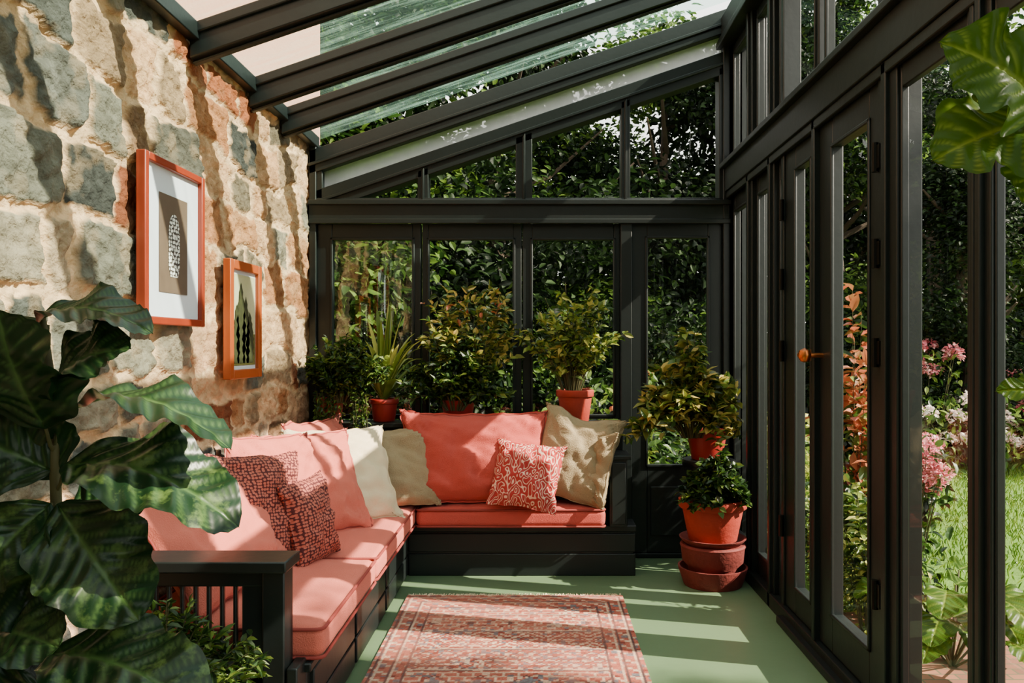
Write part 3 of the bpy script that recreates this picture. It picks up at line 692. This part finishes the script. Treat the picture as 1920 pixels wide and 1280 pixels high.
fl_leaves = [
    ((-1.13, 1.80, 1.345), (-.845, 1.74, 1.36), .17, (.1, -.5, 1), dict(arch=.15)),
    ((-1.09, 1.78, 1.12), (-1.10, 1.62, 1.37), .32, (-.1, -1, .45), dict(arch=.06)),
    ((-1.09, 1.80, 1.20), (-.89, 1.72, 1.31), .21, (.2, -.7, .8), dict(arch=.12)),
    ((-1.08, 1.80, 1.13), (-.655, 1.70, 1.135), .20, (0, -.18, 1), dict(arch=.16)),
    ((-1.06, 1.80, 1.03), (-.645, 1.72, .95), .26, (.35, -.60, .9), dict(arch=.14, dapple=.85)),
    ((-1.07, 1.79, .95), (-.85, 1.70, .725), .25, (.25, -1, .45), dict(arch=.08, dapple=.5)),
    ((-1.09, 1.80, .95), (-1.20, 1.68, .79), .20, (0, -1, .4), dict(arch=.08, dapple=.7)),
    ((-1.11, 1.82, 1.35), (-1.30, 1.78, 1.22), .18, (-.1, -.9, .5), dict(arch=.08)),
    ((-1.22, 1.80, .66), (-1.00, 1.66, .69), .22, (.1, -.75, .8), dict(arch=.08, dapple=.5)),
    ((-1.10, 1.80, .61), (-.685, 1.66, .565), .25, (.25, -.6, .9), dict(arch=.12, dapple=.8)),
    ((-1.10, 1.82, 1.02), (-1.28, 1.76, 1.12), .22, (0, -1, .5), dict(arch=.08)),
    ((-1.10, 1.84, .80), (-1.30, 1.78, .72), .24, (0, -1, .4), dict(arch=.08)),
    ((-1.08, 1.85, .88), (-.93, 1.98, .98), .18, (0, -.8, .6), dict(arch=.08)),
    ((-1.10, 1.80, .52), (-1.28, 1.70, .50), .20, (0, -.8, .6), dict(arch=.1)),
    ((-1.10, 1.84, 1.00), (-1.20, 1.80, 1.20), .22, (0, -1, .3), dict(arch=.08)),
]
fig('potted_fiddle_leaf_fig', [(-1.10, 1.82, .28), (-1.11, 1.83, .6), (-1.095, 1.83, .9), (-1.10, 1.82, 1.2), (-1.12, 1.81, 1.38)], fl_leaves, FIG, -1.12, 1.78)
rl = [
    ((.83, 1.30, 1.67), (.64, 1.26, 1.785), .18, (-.3, -1, .35), dict(arch=.10, lobes=.20)),
    ((.84, 1.32, 1.665), (.635, 1.28, 1.61), .18, (-.1, -1, .5), dict(arch=.12, lobes=.2)),
    ((.86, 1.30, 1.64), (.77, 1.27, 1.53), .13, (-.3, -1, .3), dict(arch=.10, lobes=.18)),
    ((.82, 1.30, 1.215), (.735, 1.28, 1.235), .055, (0, -.9, .6), dict(arch=.15)),
    ((.90, 1.22, 1.70), (.92, 1.05, 1.85), .16, (0, -.4, 1), dict(arch=.1, lobes=.15)),
]
fig('potted_oak_leaf_fig', [(.95, 1.22, .28), (.94, 1.24, .8), (.92, 1.26, 1.3), (.90, 1.27, 1.72)], rl, FIG2, .95, 1.22)

# ------------------------------------------------------------------ garden
GRASS = M('lawn_grass', lin(80, 114, 26), rough=.95, nscale=2.5, namt=.45, bump=1, bscale=90)
BRICKM, n, l, out = nt('brick_paving')
p = n.new('ShaderNodeBsdfPrincipled'); p.inputs['Roughness'].default_value = .9; tc = n.new('ShaderNodeTexCoord'); br = n.new('ShaderNodeTexBrick')
br.inputs['Color1'].default_value = lin(140, 88, 64); br.inputs['Color2'].default_value = lin(108, 66, 50); br.inputs['Mortar'].default_value = lin(80, 74, 50); br.inputs['Scale'].default_value = 4.5
l.new(tc.outputs['Object'], br.inputs[0]); l.new(br.outputs[0], p.inputs[0]); l.new(p.outputs[0], out.inputs[0])
b = MB(); b.box(-30, 40, -25, 45, -.4, -.13)
# grass blades on the part of the lawn near the house
k = 16000; gx = RNG.uniform(2.0, 7.5, k); gy = RNG.uniform(4.3, 9.5, k)
b.leaves(np.stack([gx, gy, np.full(k, -.13)], 1), np.stack([RNG.normal(0, .4, k), RNG.normal(0, .4, k), np.ones(k)], 1), RNG.uniform(.03, .075, k), .012, 1, up=np.tile(np.array((0.0, 1.0, .2)), (k, 1)))
GBL = leafmat('grass_blades', [lin(50, 84, 16), lin(92, 126, 32), lin(140, 160, 60)])
b.obj('garden_lawn', [GRASS, GBL])
b = MB(); b.box(1.35, 3.4, -1, 4.25, -.13, -.10); b.obj('brick_path', [BRICKM])
def clumpmesh(name, mat, N, L, seed):
    rg = np.random.default_rng(seed); b = MB(); d = rg.normal(size=(N, 3)); d /= np.linalg.norm(d, axis=1)[:, None]
    r = rg.uniform(.15, 1, N)**.5; P = d*r[:, None]*(1+.12*rg.normal(size=(N, 1)))
    D = d*.5+rg.normal(size=(N, 3))*.7+np.array((0, 0, -.35)); b.leaves(P, D, L*rg.uniform(.6, 1.3, N), L*.55, 0)
    return b.mesh(name, [mat], 60)
CL = {}
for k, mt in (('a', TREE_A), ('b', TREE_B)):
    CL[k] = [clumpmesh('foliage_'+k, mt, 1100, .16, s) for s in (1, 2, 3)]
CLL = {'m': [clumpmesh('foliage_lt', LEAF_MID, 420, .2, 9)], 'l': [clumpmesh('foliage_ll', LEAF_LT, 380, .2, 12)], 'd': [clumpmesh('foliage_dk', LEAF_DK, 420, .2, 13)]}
CL.update(CLL)
def clump(e, k, x, y, z, s, sz=1):
    o = bpy.data.objects.new('foliage', random.choice(CL[k])); COL.objects.link(o); o.parent = e
    o.location = (x, y, z); o.rotation_euler = (random.uniform(-.4, .4), random.uniform(-.4, .4), random.uniform(0, 6.3)); o.scale = (s, s, s*sz)
def tree(x, y, h, r, n, kinds, z0=1.2, cone=False, s=(.6, 1.0)):
    e = empty('garden_tree'); b = MB()
    b.tube([(x, y, -.13), (x+.08, y, h*.3), (x-.05, y, h*.6), (x, y, h*.9)], .07+h*.018, .03, 0, 10)
    for i in range(9):
        a = random.uniform(0, 6.28); z = h*random.uniform(.3, .8); q = r*random.uniform(.4, .8)
        b.tube([(x, y, z), (x+math.cos(a)*q*.5, y+math.sin(a)*q*.5, z+.25*q), (x+math.cos(a)*q, y+math.sin(a)*q, z+.7*q)], .05, .012, 0, 6)
    b.obj('trunk', [BARK], parent=e)
    for i in range(n):
        t = random.random(); z = z0+(h-z0)*t
        rad = r*(1-t) if cone else r*math.sin(math.pi*min(.95, .18+t*.8))
        a = random.uniform(0, 6.28); q = rad*math.sqrt(random.random())
        clump(e, random.choice(kinds), x+q*math.cos(a), y+q*math.sin(a), z, random.uniform(*s), .7)
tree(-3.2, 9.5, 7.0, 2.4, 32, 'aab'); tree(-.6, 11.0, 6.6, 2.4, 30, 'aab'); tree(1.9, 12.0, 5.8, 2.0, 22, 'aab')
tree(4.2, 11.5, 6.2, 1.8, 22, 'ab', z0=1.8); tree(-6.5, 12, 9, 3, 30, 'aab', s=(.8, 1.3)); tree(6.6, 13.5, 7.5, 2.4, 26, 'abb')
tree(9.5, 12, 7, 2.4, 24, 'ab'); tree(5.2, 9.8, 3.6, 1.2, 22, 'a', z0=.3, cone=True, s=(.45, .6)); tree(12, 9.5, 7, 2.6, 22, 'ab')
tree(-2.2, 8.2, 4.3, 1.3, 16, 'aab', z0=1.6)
# unseen planting added behind the camera end, so the glass reflects darker foliage
tree(-3, -7, 6, 2.2, 24, 'aab', s=(.8, 1.2)); tree(.2, -8, 6.5, 2.4, 26, 'aab', s=(.8, 1.2)); tree(3.2, -8.5, 5, 2.0, 22, 'aab', s=(.8, 1.2))
# light-crowned tree to the south-east that dapples the sun
tree(8.0, -.6, 10.0, 2.0, 9, 'b', z0=6.2, s=(.35, .6))
def hedge(pts, h, kinds, s, name='garden_hedge', step=.7):
    e = empty(name)
    for (x0, y0), (x1, y1) in zip(pts[:-1], pts[1:]):
        L = math.hypot(x1-x0, y1-y0); n = max(1, int(L/step))
        for i in range(n):
            for z in np.arange(s*.5, h, s*.9):
                t = (i+random.random())/n; clump(e, random.choice(kinds), x0+(x1-x0)*t, y0+(y1-y0)*t+random.uniform(-.3, .3), z-.1, s*random.uniform(.8, 1.15), .9)
hedge([(-9, 14.5), (0, 15), (9, 16), (17, 12)], 4.0, 'aa', 1.2, step=1.1)
hedge([(-4, -6), (4, -6)], 2.4, 'aa', .9, step=.8)  # unseen hedge added behind the camera, darkens the reflections
hedge([(-4, 8.6), (2.4, 9.0)], 1.7, 'aab', .6, step=.5)
hedge([(3.6, 10.6), (9, 11.4)], 1.5, 'ab', .6, step=.6)
# borders
hedge([(-2.5, 6.6), (1.5, 6.6)], .8, 'mld', .36, 'garden_shrub', .4)
hedge([(1.6, 5.6), (2.3, 7.6)], .7, 'mld', .34, 'garden_shrub', .3)
hedge([(1.75, 3.9), (1.8, 5.2)], .35, 'mdl', .2, 'garden_shrub', .18)
def blossoms(name, cx, cy, z0, z1, sp, nheads, r, pm, lm=LEAF_MID, nl=260, sy=1):
    b = MB(); rr = random.Random(int(cx*100+cy*37) % 999)
    for i in range(nheads):
        x = cx+rr.uniform(-sp, sp); y = cy+rr.uniform(-sp, sp)*sy; z = rr.uniform(z0, z1); n = 90
        d = RNG.normal(size=(n, 3)); d[:, 2] = np.abs(d[:, 2])*.9-.1; d /= np.linalg.norm(d, axis=1)[:, None]
        b.leaves(np.array((x, y, z))+d*r*RNG.uniform(.7, 1, (n, 1)), d+RNG.normal(size=(n, 3))*.8, r*.42, r*.36, 0)
        b.tube([(cx+(x-cx)*.3, cy+(y-cy)*.3, -.13), (x, y, z)], .006, .003, 2, 5)
    P_ = np.stack([cx+RNG.uniform(-sp, sp, nl)*1.1, cy+RNG.uniform(-sp, sp, nl)*sy*1.1, RNG.uniform(-.1, z1-.02, nl)], 1)
    b.leaves(P_, RNG.normal(size=(nl, 3)), .10, .05, 1)
    b.obj(name, [pm, lm, STEM], smooth=60)
blossoms('hydrangea_bush', 2.56, 5.5, .20, .66, .17, 18, .07, PETALP, lm=LEAF_DK)
blossoms('hydrangea_bush', 2.98, 6.6, .15, .55, .20, 12, .07, PETALP, lm=LEAF_DK)
blossoms('hydrangea_bush', 5.0, 9.4, .2, .75, .8, 50, .10, PETALW, nl=900)
blossoms('hydrangea_bush', 6.4, 9.8, .3, 1.0, .8, 46, .10, PETALP, nl=900)
blossoms('hydrangea_bush', 4.5, 9.4, .95, 1.3, .30, 14, .10, PETALP, nl=500)
blossoms('rose_bush', .6, 6.0, .4, 1.1, .3, 8, .035, PETALR, nl=500)
# orange shrub beside the door
b = MB(); shrub(b, (1.82, 4.65), -.12, .28, 1.85, 24, 28, .11, .055, 1, stem=0, seed=21, lm2=2, p2=.3, xmin=1.45)
shrub(b, (1.75, 4.4), -.12, .25, .9, 26, 26, .09, .045, 2, stem=0, seed=22, lm2=3, p2=.3, xmin=1.45)
b.obj('orange_leaf_shrub', [STEM, LEAF_OR, LEAF_MID, LEAF_LT], smooth=60)
b = MB()
for i in range(26):
    a = random.uniform(0, 6.28); q = random.uniform(.05, .3); x, y = 1.82+q*math.cos(a), 3.55+q*math.sin(a)*1.3
    z = random.uniform(.05, .30); dx = math.cos(a); bigleaf(b, (x, y, z), (x+dx*.2, y+math.sin(a)*.2-.05, z-.03), .17, (0, -.2, 1), arch=.12, seed=i)
    b.tube([(1.82, 3.55, -.12), (x, y, z)], .006, .004, 1, 5)
b.obj('hosta_plant', [FIG2, STEM], smooth=80)
b = MB(); shrub(b, (1.6, 3.9), -.12, .22, 1.0, 22, 22, .07, .03, 1, stem=0, seed=31, lm2=2, p2=.4, xmin=1.40)
b.obj('garden_shrub', [STEM, LEAF_MID, LEAF_LT], smooth=60)

# ------------------------------------------------------------------ light, world, camera
sun = bpy.data.lights.new('sun', 'SUN'); sun.energy = 23.0; sun.angle = math.radians(.6); sun.color = (1, .88, .69)
so = bpy.data.objects.new('sun', sun); COL.objects.link(so); so.rotation_euler = Vector((-1, .25, -.84)).to_track_quat('-Z', 'Y').to_euler(); so.location = (8, -2, 9)
w = bpy.data.worlds.new('sky'); scene.world = w; w.use_nodes = True; n = w.node_tree.nodes; l = w.node_tree.links; n.clear()
wo = n.new('ShaderNodeOutputWorld'); bg = n.new('ShaderNodeBackground'); tc = n.new('ShaderNodeTexCoord'); sp = n.new('ShaderNodeSeparateXYZ'); cr = n.new('ShaderNodeValToRGB')
l.new(tc.outputs['Generated'], sp.inputs[0]); l.new(sp.outputs[2], cr.inputs[0]); l.new(cr.outputs[0], bg.inputs[0]); l.new(bg.outputs[0], wo.inputs[0])
cr.color_ramp.elements[0].color = (1, .95, .87, 1); cr.color_ramp.elements[1].color = (.84, .88, .87, 1); bg.inputs[1].default_value = 3.8
cam = bpy.data.cameras.new('camera'); co = bpy.data.objects.new('camera', cam); COL.objects.link(co); scene.camera = co
co.location = (0, 0, 1.3); co.rotation_euler = (math.radians(90), 0, 0); cam.sensor_width = 36; cam.lens = 28.3; cam.shift_x = -50/1920; cam.shift_y = 10/1920; cam.clip_start = .05
